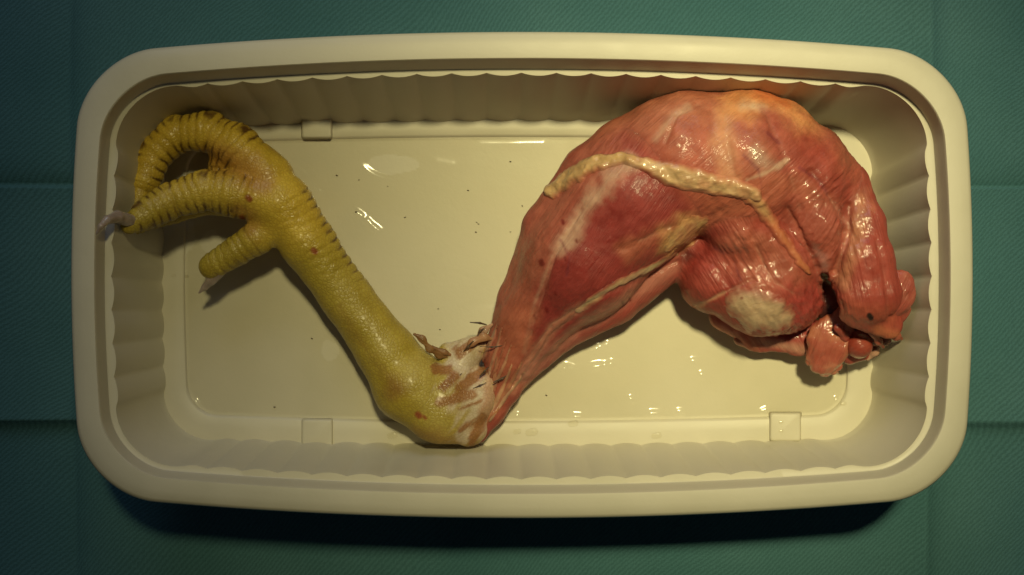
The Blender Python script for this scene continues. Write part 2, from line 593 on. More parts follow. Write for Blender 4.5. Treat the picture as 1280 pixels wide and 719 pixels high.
# ------------------------------------------------------------------ implicit surfaces for the leg
class Blob:
    """smooth union of tapered capsule chains; chain points are (px, py, z mm, r px)"""

    def __init__(self, k=2.0):
        self.segs = []
        self.k = k * 0.001
        self.cuts = []

    def chain(self, pts, flat=1.0, k=None):
        Q = []
        for (px, py, zm, rp) in pts:
            z = zm * 0.001
            Q.append((U(px, py, z), rp * (H - z) / FPX))
        if len(Q) == 1:
            Q.append((Q[0][0] + 1e-6, Q[0][1]))
        for (a, ra), (b, rb) in zip(Q[:-1], Q[1:]):
            self.segs.append((a, b, ra, rb, flat, self.k if k is None else k * 0.001))
        return self

    @staticmethod
    def seg_d(P, a, b, ra, rb, flat):
        S = np.array([1, 1, 1.0 / flat])
        a2, b2 = a * S, b * S
        ab = b2 - a2
        L = float(ab @ ab)
        d = [P[..., i] * S[i] - a2[i] for i in range(3)]
        t = np.clip((d[0] * ab[0] + d[1] * ab[1] + d[2] * ab[2]) / L, 0, 1)
        q = (d[0] - t * ab[0]) ** 2 + (d[1] - t * ab[1]) ** 2 + (d[2] - t * ab[2]) ** 2
        return (np.sqrt(q) - (ra + (rb - ra) * t)) * (flat if flat < 1 else 1)

    @staticmethod
    def smin(a, b, k):
        h = np.clip(0.5 + 0.5 * (b - a) / k, 0, 1)
        return b + (a - b) * h - k * h * (1 - h)

    def ev(self, P):
        r = np.full(P.shape[:-1], 0.05)
        for (a, b, ra, rb, fl, k) in self.segs:
            r = self.smin(r, self.seg_d(P, a, b, ra, rb, fl), k)
        for (a, b, ra, rb, fl, k) in self.cuts:
            r = -self.smin(-r, self.seg_d(P, a, b, ra, rb, fl), k)
        return r

    def cut(self, pts, k=1.0):
        n = len(self.segs)
        self.chain(pts, 1.0, k)
        self.cuts += self.segs[n:]
        self.segs = self.segs[:n]
        return self

    def mesh(self, h):
        h *= 0.001
        lo = np.min([np.minimum(s[0], s[1]) - max(s[2], s[3]) for s in self.segs], 0) - 3 * h
        hi = np.max([np.maximum(s[0], s[1]) + max(s[2], s[3]) for s in self.segs], 0) + 3 * h
        n = np.ceil((hi - lo) / h).astype(int) + 1
        G = np.full(n, 0.05, dtype=np.float32)
        ax = [lo[i] + h * np.arange(n[i]) for i in range(3)]
        for lst, cutting in ((self.segs, False), (self.cuts, True)):
            for (a, b, ra, rb, fl, k) in lst:
                m = max(ra, rb) + k + 3 * h
                i0 = np.clip(np.floor((np.minimum(a, b) - m - lo) / h).astype(int), 0, n)
                i1 = np.clip(np.ceil((np.maximum(a, b) + m - lo) / h).astype(int) + 1, 0, n)
                sl = tuple(slice(p, q) for p, q in zip(i0, i1))
                P = np.stack(np.meshgrid(*[ax[i][sl[i]] for i in range(3)], indexing='ij'), -1).astype(np.float32)
                d = self.seg_d(P, a, b, ra, rb, fl)
                G[sl] = self.smin(G[sl], d, k) if not cutting else -self.smin(-G[sl], d, k)
        V, F = surface_nets(G, lo, h)
        for _ in range(2):                       # settle on the true surface
            d = self.ev(V)
            nr = self.grad(V)
            V = V - nr * np.clip(d, -h, h)[:, None] * 0.8
        return V, F

    def grad(self, V):
        e = 0.0002
        g = np.stack([self.ev(V + np.eye(3)[i] * e) - self.ev(V - np.eye(3)[i] * e) for i in range(3)], -1)
        return g / (np.linalg.norm(g, axis=1, keepdims=True) + 1e-12)


def surface_nets(G, lo, h):
    s = G < 0
    c = np.zeros(tuple(np.array(G.shape) - 1), dtype=np.int8)
    offs = [(i, j, k) for i in (0, 1) for j in (0, 1) for k in (0, 1)]
    nx, ny, nz = G.shape
    for (i, j, k) in offs:
        c += s[i:nx - 1 + i, j:ny - 1 + j, k:nz - 1 + k]
    act = (c > 0) & (c < 8)
    I = np.argwhere(act)
    idx = np.full(act.shape, -1, dtype=np.int64)
    idx[act] = np.arange(len(I))
    vals = {o: G[I[:, 0] + o[0], I[:, 1] + o[1], I[:, 2] + o[2]] for o in offs}
    acc = np.zeros((len(I), 3))
    cnt = np.zeros(len(I))
    for a in offs:
        for d in range(3):
            if a[d] == 0:
                b = list(a)
                b[d] = 1
                fa, fb = vals[a], vals[tuple(b)]
                m = (fa < 0) != (fb < 0)
                t = np.where(m, fa / np.where(fa - fb == 0, 1, fa - fb), 0)
                p = np.array(a, dtype=float)[None, :].repeat(len(I), 0)
                p[:, d] += t
                acc[m] += p[m]
                cnt[m] += 1
    V = lo + h * (I + acc / cnt[:, None])
    Fs = []
    for d in range(3):
        u, v = [(1, 2), (2, 0), (0, 1)][d]
        sl0 = [slice(None)] * 3
        sl1 = [slice(None)] * 3
        sl0[d] = slice(0, -1)
        sl1[d] = slice(1, None)
        s0, s1 = s[tuple(sl0)], s[tuple(sl1)]
        E = np.argwhere(s0 != s1)
        ok = (E[:, u] > 0) & (E[:, v] > 0) & (E[:, u] < G.shape[u] - 1) & (E[:, v] < G.shape[v] - 1)
        E = E[ok]
        q = []
        for (du, dv) in ((-1, -1), (0, -1), (0, 0), (-1, 0)):
            e = E.copy()
            e[:, u] += du
            e[:, v] += dv
            q.append(idx[e[:, 0], e[:, 1], e[:, 2]])
        q = np.stack(q, -1)
        inside0 = s0[E[:, 0], E[:, 1], E[:, 2]]
        q[~inside0] = q[~inside0][:, ::-1]
        Fs.append(q)
    F = np.concatenate(Fs)
    return V, F[(F >= 0).all(1)]


def poly_d(px, py, pts):
    """distance (photo px) and arc position to a polyline"""
    best = np.full(px.shape, 1e9)
    arc = np.zeros(px.shape)
    s0 = 0
    pts = [np.array(p, float) for p in pts]
    if len(pts) == 1:
        return np.hypot(px - pts[0][0], py - pts[0][1]), arc
    for a, b in zip(pts[:-1], pts[1:]):
        ab = b - a
        L = np.hypot(*ab)
        t = np.clip(((px - a[0]) * ab[0] + (py - a[1]) * ab[1]) / L ** 2, 0, 1)
        d = np.hypot(px - a[0] - t * ab[0], py - a[1] - t * ab[1])
        m = d < best
        best = np.where(m, d, best)
        arc = np.where(m, s0 + t * L, arc)
        s0 += L
    return best, arc


def paint(col, px, py, pts, r, soft, c, amt=1.0, wob=None):
    """a stain or change of tissue along a polyline"""
    d, _ = poly_d(px, py, pts)
    if wob is not None:
        d = d + wob
    m = (1 - sstep(r - soft, r + soft, d)) * amt
    return col * (1 - m[:, None]) + np.array(c)[None, :] * m[:, None]


# --- the masses
FLOOR = 7.4
foot = Blob(2.6)
TOE_A = [(336, 222, 27, 31), (296, 182, 26, 27), (262, 164, 25.5, 24), (222, 167, 24.5, 22.5), (194, 192, 24.5, 21), (181, 226, 26, 18.5), (170, 262, 28, 13)]
TOE_B = [(345, 252, 27, 36), (297, 243, 30, 29), (256, 238, 32, 25), (216, 250, 34, 22.5), (183, 268, 37.5, 19), (162, 282, 41.5, 11)]
TOE_C = [(310, 255, 20, 20), (262, 253, 18, 15), (222, 265, 18, 13), (185, 277, 22, 11), (160, 289, 30, 8)]
TOE_D = [(356, 270, 26, 30), (322, 297, 28, 19.5), (292, 316, 28, 17.5), (264, 333, 27, 15.5)]
SHANK = [(352, 255, 27, 39), (386, 305, 25, 33.5), (434, 373, 21, 31), (483, 440, 19.5, 36), (512, 482, 19, 45), (552, 514, 18, 40), (585, 532, 16, 26)]
foot.chain(SHANK)
foot.chain(TOE_A, k=1.6)
foot.chain(TOE_B, k=1.6)
foot.chain(TOE_C, k=1.2)
foot.chain(TOE_D, k=2.2)
foot.chain([(335, 225, 24, 24), (285, 208, 24, 20), (270, 206, 20, 11)], flat=0.5, k=3)      # web between the toes
foot.chain([(575, 455, 18, 18), (560, 490, 18, 34), (590, 500, 17, 30), (606, 480, 17, 22)], k=3)   # torn pale skin round the hock
foot.chain([(560, 440, 17, 12), (585, 440, 17, 16), (606, 430, 16, 12)], k=3)

drum = Blob(3.5)
drum.chain([(624, 480, 16, 22), (640, 445, 17, 32), (666, 400, 20, 44), (728, 325, 28, 74), (790, 250, 31, 84), (840, 215, 31, 84)])
drum.chain([(634, 486, 16, 18), (614, 516, 16, 15), (599, 545, 14.5, 9)], k=1.5)
drum.chain([(648, 478, 15, 10), (700, 420, 17, 20), (770, 375, 20, 30), (838, 322, 24, 28)], k=1.2)     # muscle along the lower edge
drum.chain([(620, 440, 15, 14), (642, 370, 19, 18), (680, 285, 26, 26), (735, 215, 30, 34)], k=1.5)

thigh = Blob(5.0)
thigh.chain([(790, 205, 29, 60), (855, 200, 33, 81), (930, 206, 33, 86), (998, 228, 32, 67), (1035, 262, 28, 42)])
thigh.chain([(1010, 205, 31, 44), (1042, 232, 32, 34), (1064, 262, 33, 26)])
thigh.chain([(940, 150, 36, 34), (978, 165, 36, 38)], k=3)

lobe = Blob(3.0)
lobe.chain([(902, 342, 26, 52), (955, 354, 27, 66), (980, 362, 25, 54)])
lobe.chain([(870, 318, 26, 28), (885, 355, 22, 36)], k=2.0)
lobe.chain([(930, 280, 36, 50), (985, 320, 34, 42)], k=4)
lobe.chain([(905, 394, 15, 20), (948, 420, 15, 17), (1000, 425, 16, 18), (1022, 416, 17, 16)], flat=0.6, k=2.5)
for q in ((1030, 345, 4), (1033, 358, 6), (1036, 372, 8), (1038, 386, 9), (1034, 396, 6)):
    lobe.cut([(q[0], q[1], 52, q[2] + 2), (q[0], q[1], 24, q[2])], k=1.2)

sl = Blob(2.0)      # slender muscle in the middle
sl.chain([(1000, 238, 43, 36), (1020, 278, 43, 32), (1029, 312, 40, 23), (1034, 338, 38, 14), (1037, 354, 36, 8)], flat=0.8)
fl = Blob(2.5)      # long outer flap on the right
fl.chain([(1064, 232, 36, 24), (1080, 280, 40, 25), (1083, 325, 41, 32), (1086, 365, 40, 41)], flat=0.75)
fl.chain([(1062, 380, 37, 20), (1104, 395, 36, 22)], flat=0.6)
fl.chain([(1085, 385, 37, 30), (1112, 408, 36, 14)], flat=0.6)
fl.cut([(1036, 424, 41, 14), (1066, 425, 41, 13), (1088, 427, 41, 11)], k=0.8)
fl.cut([(1040, 420, 30, 17), (1066, 420, 30, 17), (1092, 424, 30, 13)], k=1.0)
ear = Blob(2.0)
ear.chain([(1106, 385, 36, 24), (1120, 366, 40, 22), (1124, 354, 41, 17)], flat=0.4)
ear.chain([(1112, 402, 33, 14), (1128, 388, 36, 10)], flat=0.5)
tongue = Blob(2.0)
tongue.chain([(1056, 398, 26, 15), (1038, 425, 24, 25), (1029, 446, 22, 22)], flat=0.38)
tongue.chain([(1020, 458, 20, 7), (1032, 462, 19, 6), (1044, 456, 19, 7)], flat=0.6)
ball = Blob(1.0)
ball.chain([(1074, 432, 25, 16.5), (1066, 424, 22, 15)])
ball.chain([(1052, 436, 20, 10), (1062, 446, 19, 9), (1088, 440, 19, 9)], k=1.2)
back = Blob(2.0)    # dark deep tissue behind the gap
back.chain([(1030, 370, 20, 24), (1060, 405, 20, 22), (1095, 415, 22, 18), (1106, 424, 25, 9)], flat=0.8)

ALL = [drum, thigh, lobe, sl, fl, ear, tongue, ball, back]


def surf_z(px, py, blobs=None, zmax=60.0):
    """height (mm) of the meat as seen at photo position"""
    zs = np.linspace(zmax, 6.0, 217)
    P = np.array([U(px, py, z * 0.001) for z in zs])
    d = np.min([b.ev(P) for b in (blobs or ALL)], 0)
    i = np.argmax(d < 0)
    if not (d < 0).any():
        return FLOOR
    if i == 0:
        return zs[0]
    t = d[i - 1] / (d[i - 1] - d[i])
    return zs[i - 1] + (zs[i] - zs[i - 1]) * t


def fibre(V, ang_deg, off=0.0):
    """grain coordinates in mm: x across, y along, z depth"""
    px, py = V[:, 0] * 1000, V[:, 1] * 1000
    a = math.radians(ang_deg)
    along = px * math.cos(a) + py * math.sin(a)
    across = -px * math.sin(a) + py * math.cos(a)
    return np.stack([across + off, along, V[:, 2] * 1000], -1)


leg = empty("chicken_leg", "skinned raw chicken leg with its yellow scaly clawed foot still attached, lying in the tray", "chicken leg",
            tuple(U(700, 330, 0.0074)))


def tissue(name, blob, h, colfn, ang, mat=None, lump=0.5, lscale=120.0, fibamp=0.12, seed=0, parent=None, bend=None, label=None):
    V, F = blob.mesh(h)
    nr = blob.grad(V)
    fb = fibre(V, ang) if bend is None else bend(V)
    n1 = fbm(V * lscale, seed) - 0.5
    n2 = fbm(fb * np.array([0.9, 0.07, 0.35]), seed + 9) - 0.5
    V = V + nr * ((n1 * lump + n2 * fibamp * 2) * 0.001)[:, None]
    px, py = to_px(V)
    wob = (fbm(V * 200, seed + 3, 5) - 0.5) * 26
    col = colfn(px, py, V, wob)
    o = mesh_obj(name, V, F, mat or M_MUSCLE, parent or leg, cols=col, fib=fb)
    if label:
        o['label'] = label
    return o


RED = (0.29, 0.060, 0.050)
DEEP = (0.215, 0.029, 0.029)
PINK = (0.50, 0.20, 0.145)
PALE = (0.58, 0.33, 0.22)
FASC = (0.50, 0.36, 0.27)
FATC = (0.62, 0.43, 0.19)
WHITE = (0.62, 0.52, 0.38)
ORNG = (0.52, 0.20, 0.07)
BLOOD = (0.13, 0.008, 0.008)


def base(n, c):
    return np.tile(np.array(c, float), (n, 1))


def col_drum(px, py, V, w):
    c = base(len(px), RED)
    c = paint(c, px, py, [(690, 400), (760, 310), (830, 260)], 52, 26, DEEP, 0.8, w)
    c = paint(c, px, py, [(622, 440), (650, 340), (700, 240), (750, 190)], 26, 18, (0.37, 0.125, 0.085), 0.8, w)
    c = paint(c, px, py, [(700, 310), (728, 268), (765, 220), (785, 205)], 10, 10, FASC, 0.75, w)
    c = paint(c, px, py, [(655, 440), (668, 380), (690, 320)], 2, 3, FASC, 0.4, w * 0.2)
    c = paint(c, px, py, [(640, 490), (690, 410), (725, 385)], 6, 6, (0.50, 0.26, 0.19), 0.55, w * .4)
    c = paint(c, px, py, [(612, 500), (628, 450), (650, 400)], 22, 16, (0.38, 0.125, 0.075), 0.7, w)
    c = paint(c, px, py, [(655, 470), (720, 415), (845, 335)], 8, 6, (0.44, 0.21, 0.17), 0.6, w * .5)
    c = paint(c, px, py, [(845, 300), (862, 285)], 16, 14, FATC, 0.85, w)
    c = paint(c, px, py, [(780, 315), (840, 285)], 9, 12, (0.46, 0.20, 0.12), 0.4, w)
    c = paint(c, px, py, [(852, 322)], 10, 7, (0.25, 0.06, 0.05), 0.8)
    for (x, y, r) in ((676, 327, 5), (703, 276, 3), (683, 386, 3.5), (694, 365, 2), (778, 378, 2), (787, 373, 2), (706, 322, 2), (668, 395, 2), (720, 300, 2)):
        c = paint(c, px, py, [(x, y), (x + 1, y + 3)], r * 0.7, 1.5, BLOOD, 0.8)
    return c


def col_thigh(px, py, V, w):
    c = base(len(px), (0.37, 0.115, 0.075))
    c = paint(c, px, py, [(760, 190), (800, 150), (850, 128), (900, 130)], 22, 16, (0.46, 0.185, 0.115), 0.8, w)
    c = paint(c, px, py, [(820, 175), (842, 145), (860, 135)], 4, 5, FASC, 0.6, w * .3)
    c = paint(c, px, py, [(870, 195), (900, 205)], 22, 18, (0.42, 0.12, 0.09), 0.6, w)
    c = paint(c, px, py, [(908, 150), (905, 180), (910, 215)], 12, 12, (0.56, 0.30, 0.18), 0.75, w)
    c = paint(c, px, py, [(925, 130), (950, 128), (985, 135), (1005, 165)], 20, 14, (0.62, 0.30, 0.13), 0.9, w)
    c = paint(c, px, py, [(958, 116), (985, 120)], 12, 10, (0.62, 0.20, 0.08), 0.8, w)
    c = paint(c, px, py, [(930, 132), (955, 135)], 5, 6, WHITE, 0.6, w * .4)
    c = paint(c, px, py, [(965, 150), (985, 180), (990, 200)], 17, 10, (0.33, 0.085, 0.065), 0.85, w)
    c = paint(c, px, py, [(945, 190), (958, 205)], 9, 8, (0.36, 0.25, 0.20), 0.7, w)
    c = paint(c, px, py, [(1010, 185), (1050, 240), (1085, 290)], 22, 16, (0.29, 0.055, 0.042), 0.9, w)
    c = paint(c, px, py, [(935, 225), (958, 216), (985, 200)], 2.5, 3, FASC, 0.8, w * .4)
    c = paint(c, px, py, [(985, 270), (1010, 300)], 26, 18, (0.29, 0.065, 0.048), 0.85, w)
    return c


def col_lobe(px, py, V, w):
    c = base(len(px), (0.29, 0.055, 0.044))
    c = paint(c, px, py, [(870, 315), (890, 300)], 22, 16, DEEP, 0.7, w)
    c = paint(c, px, py, [(925, 300), (955, 345)], 24, 20, (0.37, 0.125, 0.085), 0.7, w)
    c = paint(c, px, py, [(960, 300), (1000, 345)], 16, 14, (0.36, 0.12, 0.08), 0.6, w)
    c = paint(c, px, py, [(866, 388), (905, 366)], 2.5, 2, (0.52, 0.28, 0.18), 0.7, w * .2)
    c = paint(c, px, py, [(850, 375), (880, 402), (945, 432)], 6, 5, (0.48, 0.20, 0.13), 0.7, w * .4)
    c = paint(c, px, py, [(1000, 395), (1015, 375)], 20, 14, (0.33, 0.05, 0.045), 0.8, w)
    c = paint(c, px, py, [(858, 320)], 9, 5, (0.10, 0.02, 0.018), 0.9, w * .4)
    c = paint(c, px, py, [(945, 425), (1010, 440)], 5, 6, FASC, 0.5, w * .4)
    return c


def col_mid(px, py, V, w):
    c = base(len(px), (0.33, 0.085, 0.062))
    c = paint(c, px, py, [(1010, 240), (1040, 250)], 14, 14, (0.37, 0.125, 0.09), 0.7, w)
    c = paint(c, px, py, [(1020, 310), (1032, 330)], 6, 6, (0.36, 0.18, 0.17), 0.7, w)
    return c


def col_flap(px, py, V, w):
    c = base(len(px), (0.30, 0.058, 0.045))
    c = paint(c, px, py, [(1075, 250), (1066, 310), (1052, 350)], 10, 10, (0.46, 0.22, 0.13), 0.75, w)
    c = paint(c, px, py, [(1060, 390), (1110, 400)], 16, 12, (0.34, 0.09, 0.058), 0.7, w)
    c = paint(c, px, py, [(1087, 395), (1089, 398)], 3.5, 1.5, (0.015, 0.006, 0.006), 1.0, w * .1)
    c = paint(c, px, py, [(1100, 415), (1120, 420)], 8, 6, (0.47, 0.17, 0.09), 0.7, w * .4)
    return c


def col_plain(c0, c1=None):
    def f(px, py, V, w):
        c = base(len(px), c0)
        if c1 is not None:
            m = sstep(-3, 3, w)[:, None]
            c = c * (1 - m) + np.array(c1)[None] * m
        return c
    return f


MEAT = [drum, thigh, lobe, sl, fl]
union = Blob(3.0)
for bl, kk_ in zip(MEAT, (3.0, 4.5, 2.2, 1.6, 2.0)):
    union.segs += [sg[:5] + (max(sg[5], kk_ * 0.001) if sg[5] != 0.0012 else sg[5],) for sg in bl.segs]
union.cuts = list(lobe.cuts) + list(fl.cuts)
SV, SF = union.mesh(0.45)
SN = union.grad(SV)
SPX, SPY = to_px(SV)
pd = np.stack([bl.ev(SV) for bl in MEAT], 1)
wt = np.exp(-(pd - pd.min(1, keepdims=True)) / 0.0009)
wt /= wt.sum(1, keepdims=True)
own = pd.argmin(1)
angs = (54, 42, -58, 60, -78)
SFIB = np.zeros_like(SV)
for i, a_ in enumerate(angs):
    SFIB = np.where((own == i)[:, None], fibre(SV, a_, 37.0 * i), SFIB)
wob = (fbm(SV * 200, 3, 5) - 0.5) * 26
SCOL = sum(wt[:, i:i + 1] * f(SPX, SPY, SV, wob) for i, f in enumerate((col_drum, col_thigh, col_lobe, col_mid, col_flap)))
# seams between muscle bellies: furrows with a little connective tissue
sd = np.zeros(len(SV))
for line, dep, wd_, pale in (([(906, 128), (908, 170), (918, 220)], 0.4, 5, 0.25), ([(958, 140), (985, 205), (1000, 262)], 0.6, 5, 0.15),
                             ([(652, 470), (668, 400), (694, 318), (726, 262)], 0.5, 3, 0.35), ([(646, 486), (690, 420), (740, 378), (846, 328)], 0.8, 3.5, 0.3),
                             ([(640, 480), (690, 405), (735, 380)], 0.5, 3, 0.45), ([(778, 312), (838, 284)], 0.5, 4, 0.3),
                             ([(1062, 258), (1058, 300), (1044, 340)], 1.2, 4, 0.2), ([(985, 262), (1004, 300), (1022, 335)], 1.0, 4, 0.1),
                             ([(862, 388), (905, 366), (940, 350)], 0.5, 3, 0.5), ([(858, 318), (890, 330), (912, 360)], 0.7, 5, 0.0),
                             ([(1015, 215), (1050, 262), (1068, 300)], 0.7, 4, 0.3), ([(832, 178), (846, 145), (872, 130)], 0.5, 3, 0.5),
                             ([(940, 300), (965, 350), (1000, 372)], 0.6, 4, 0.3), ([(1096, 300), (1108, 350), (1112, 395)], 0.8, 4, 0.1)):
    d_, _ = poly_d(SPX, SPY, line)
    d_ = np.abs(d_ + wob * 0.25)
    g_ = np.exp(-(d_ / wd_) ** 2) * (SN[:, 2] > 0)
    sd -= dep * g_
    m_ = (np.exp(-(d_ / (wd_ * 0.5)) ** 2) * pale * np.clip(0.5 + wob / 8, 0, 1) * (SN[:, 2] > 0))[:, None]
    SCOL = SCOL * (1 - m_) + np.array(FASC)[None] * m_
# small blue-red vessels
for line in ([(700, 300), (712, 322), (708, 345)], [(930, 195), (948, 212), (952, 235)], [(1000, 210), (1025, 225), (1040, 250)], [(893, 310), (915, 322), (926, 350)], [(960, 165), (975, 178)]):
    d_, _ = poly_d(SPX, SPY, line)
    m_ = (np.exp(-((d_ + wob * 0.3) / 1.6) ** 2) * 0.55 * (SN[:, 2] > 0))[:, None]
    SCOL = SCOL * (1 - m_) + np.array((0.16, 0.03, 0.045))[None] * m_
# mottling
SCOL = SCOL * np.array([1.0, 0.90, 0.86])[None]
mo = fbm(SV * 330, 77, 4)[:, None]
SCOL = SCOL * (0.80 + 0.40 * mo) * np.array([1.0, 1.0, 1.0])
rough_zone = np.exp(-(poly_d(SPX, SPY, [(950, 300), (1000, 340), (1040, 250), (1010, 410)])[0] / 55) ** 2)
wet_d = poly_d(SPX, SPY, [(950, 310), (1000, 350), (1045, 240), (1070, 300), (985, 185)])[0]
SWET = np.clip(0.10 + 1.0 * np.exp(-(wet_d / 48) ** 2) * sstep(0.35, 0.6, fbm(SV * 120, 91)) + 0.30 * sstep(0.55, 0.7, fbm(SV * 70, 92)), 0, 1)[:, None]
n1 = fbm(SV * 90, 1) - 0.5
n2 = fbm(SFIB * np.array([0.9, 0.07, 0.35]), 10) - 0.5
n3 = fbm(SV * 330, 14) - 0.5
SV0 = SV
SV = SV + SN * ((n1 * 1.1 + n2 * (0.34 + 0.75 * rough_zone) + n3 * (0.25 + 0.9 * rough_zone) + sd) * 0.001)[:, None]
me_t = bpy.data.meshes.new("tmp")
me_t.from_pydata([tuple(v) for v in SV], [], [tuple(f) for f in SF])
VN = np.zeros((len(SV), 3), dtype=np.float32)
me_t.vertex_normals.foreach_get("vector", VN.ravel())
VN = VN.reshape(-1, 3)
tmp_n = np.zeros(len(SV) * 3, dtype=np.float32)
me_t.vertex_normals.foreach_get("vector", tmp_n)
VN = tmp_n.reshape(-1, 3)
bpy.data.meshes.remove(me_t)
fo = np.array([np.bincount(r, minlength=5).argmax() for r in own[SF]])
LEGPARTS = {}
for i, (nm, lab) in enumerate((("drumstick", None), ("thigh", None), ("inner_thigh_muscle", None), ("slender_muscle", None), ("muscle_flap", "long outer muscle flap hanging over the cut end"))):
    f = SF[fo == i]
    used = np.unique(f)
    rm = np.full(len(SV), -1)
    rm[used] = np.arange(len(used))
    o = mesh_obj(nm, SV[used], rm[f], M_MUSCLE, leg, cols=np.concatenate([SCOL[used], SWET[used]], 1), fib=SFIB[used])
    o.data.normals_split_custom_set_from_vertices([tuple(n) for n in VN[used]])
    if lab:
        o['label'] = lab
tissue("muscle_flap", ear, 0.5, col_plain((0.32, 0.065, 0.048), (0.36, 0.10, 0.07)), 60, lump=1.6, lscale=150, fibamp=0.5, seed=6, label="small red flap sticking out against the tray wall")
tissue("muscle_flap", tongue, 0.5, col_plain((0.36, 0.085, 0.055), (0.42, 0.14, 0.085)), 70, lump=1.9, lscale=170, fibamp=0.6, seed=7, label="pink ragged flap hanging below the cut end")
tissue("bone_end", ball, 0.45, col_plain((0.24, 0.030, 0.020), (0.30, 0.05, 0.03)), 30, lump=0.3, lscale=150, fibamp=0.02, seed=8)
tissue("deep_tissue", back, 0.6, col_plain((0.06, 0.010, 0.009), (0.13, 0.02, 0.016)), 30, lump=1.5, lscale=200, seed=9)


# --- strips lying on the meat
def on_surface(pts, lift, blobs=None):
    out = []
    P = [np.array(p, float) for p in pts]
    for a, b in zip(P[:-1], P[1:]):
        n = max(1, int(np.hypot(*(b - a)[:2]) / 8))
        for i in range(n):
            q = a + (b - a) * i / n
            out.append(q)
    out.append(P[-1])
    res = []
    for q in out:
        z = surf_z(q[0], q[1], blobs)
        res.append([q[0], q[1], z, q[2]])
    z = np.array([r[2] for r in res])
    zz = z.copy()
    for i in range(len(z)):
        zz[i] = np.median(z[max(0, i - 2):i + 3])
    return [(r[0], r[1], zi + lift * r[3] * 0.29, r[3]) for r, zi in zip(res, zz)]


MEAT = [drum, thigh, lobe, sl, fl]
def patch(name, line, hw, lift, colfn, mat, seed, label=None, rag=3.0, ang=0, lumpy=0.5, soft=0.45):
    """a layer of tissue grown out of the common surface along a line, thin at its ragged edge"""
    d, arc = poly_d(SPX, SPY, line)
    L = [0]
    for p, q in zip(line[:-1], line[1:]):
        L.append(L[-1] + math.hypot(q[0] - p[0], q[1] - p[1]))
    wdt = np.interp(arc, L, hw) if len(line) > 1 else np.full(len(d), hw[0])
    n = (fbm(SV0 * 300, seed, 4) - 0.5) * 2.6 * rag
    e = (wdt + n - d) / np.maximum(wdt, 1)
    ok = (e > -0.35) & (SN[:, 2] > -0.1) & (SV[:, 2] > 0.012)
    f = SF[ok[SF].all(1)]
    used = np.unique(f)
    rm = np.full(len(SV), -1)
    rm[used] = np.arange(len(used))
    prof = sstep(-0.35, 0.55, e[used]) * lift * (1 - lumpy * 0.5 + lumpy * 2 * (fbm(SV0[used] * 330, seed + 1) - 0.25)) - 0.6 * (1 - sstep(-0.35, 0.05, e[used]))
    P = SV[used] + SN[used] * (prof * 0.001)[:, None]
    px, py = SPX[used], SPY[used]
    w = (fbm(P * 260, seed + 3) - 0.5) * 16
    m = sstep(-0.2, soft, e[used])[:, None]
    c = colfn(px, py, P, w) * (0.82 + 0.36 * fbm(P * 400, seed + 5)[:, None])
    o = mesh_obj(name, P, rm[f], mat, leg, cols=SCOL[used] * (1 - m) + c * m, fib=fibre(P, ang))
    if label:
        o['label'] = label


CREAM = (0.56, 0.37, 0.20)
patch("fat_strip", [(690, 239), (712, 222), (745, 203), (778, 198), (808, 206), (835, 217), (865, 224), (895, 231), (920, 235), (942, 243)], [9, 10, 9, 7, 9, 14, 15, 12, 11, 9], 1.4,
      lambda px, py, V, w: paint(base(len(px), CREAM) * (1 - sstep(-2, 6, w))[:, None] + np.array((0.50, 0.27, 0.15))[None] * sstep(-2, 6, w)[:, None], px, py, [(690, 240), (745, 206), (775, 200)], 18, 10, (0.50, 0.32, 0.14), .8), M_FAT, 11, None, 2.6, 10, lumpy=0.7, soft=0.6)
patch("tendon", [(930, 240), (950, 254), (964, 278), (984, 306), (1012, 342)], [9, 9, 8, 7, 3], 0.8,
      lambda px, py, V, w: paint(base(len(px), (0.45, 0.155, 0.075)), px, py, [(925, 238), (955, 262)], 14, 12, (0.52, 0.30, 0.15), .9), M_FAT, 12, "orange tendon strip running down from the fat strip", 3.5, -55, soft=0.95)
patch("tendon", [(722, 390), (745, 372), (772, 356), (808, 337), (846, 318)], [3, 7, 6, 4.5, 3], 0.25, col_plain((0.52, 0.37, 0.21), (0.44, 0.25, 0.16)), M_FAT, 13, "pale straight tendon along the drumstick", 3.0, 34, soft=0.9)
patch("fat_patch", [(838, 306), (856, 290), (872, 278)], [9, 15, 9], 0.3, col_plain((0.53, 0.34, 0.16), (0.46, 0.22, 0.12)), M_FAT, 16, None, 9.0, 40, soft=0.9)
patch("cartilage", [(934, 378), (950, 388), (966, 392)], [24, 28, 25], 0.45,
      lambda px, py, V, w: paint(paint(base(len(px), (0.47, 0.33, 0.21)), px, py, [(930, 352), (985, 362)], 14, 12, (0.38, 0.20, 0.17), .8, w * .6),
                                 px, py, [(928, 372)], 2, 1.5, BLOOD, .7), M_FAT, 15, None, 9.0, 20, soft=0.6)
tagf = Blob(0.8)
tagf.chain([(694, 240, surf_z(697, 240, MEAT) - 3, 7), (688, 248, 25, 4)])
tissue("fat_tag", tagf, 0.35, col_plain((0.45, 0.36, 0.17)), 60, mat=M_FAT, lump=0.4, lscale=300, seed=14)
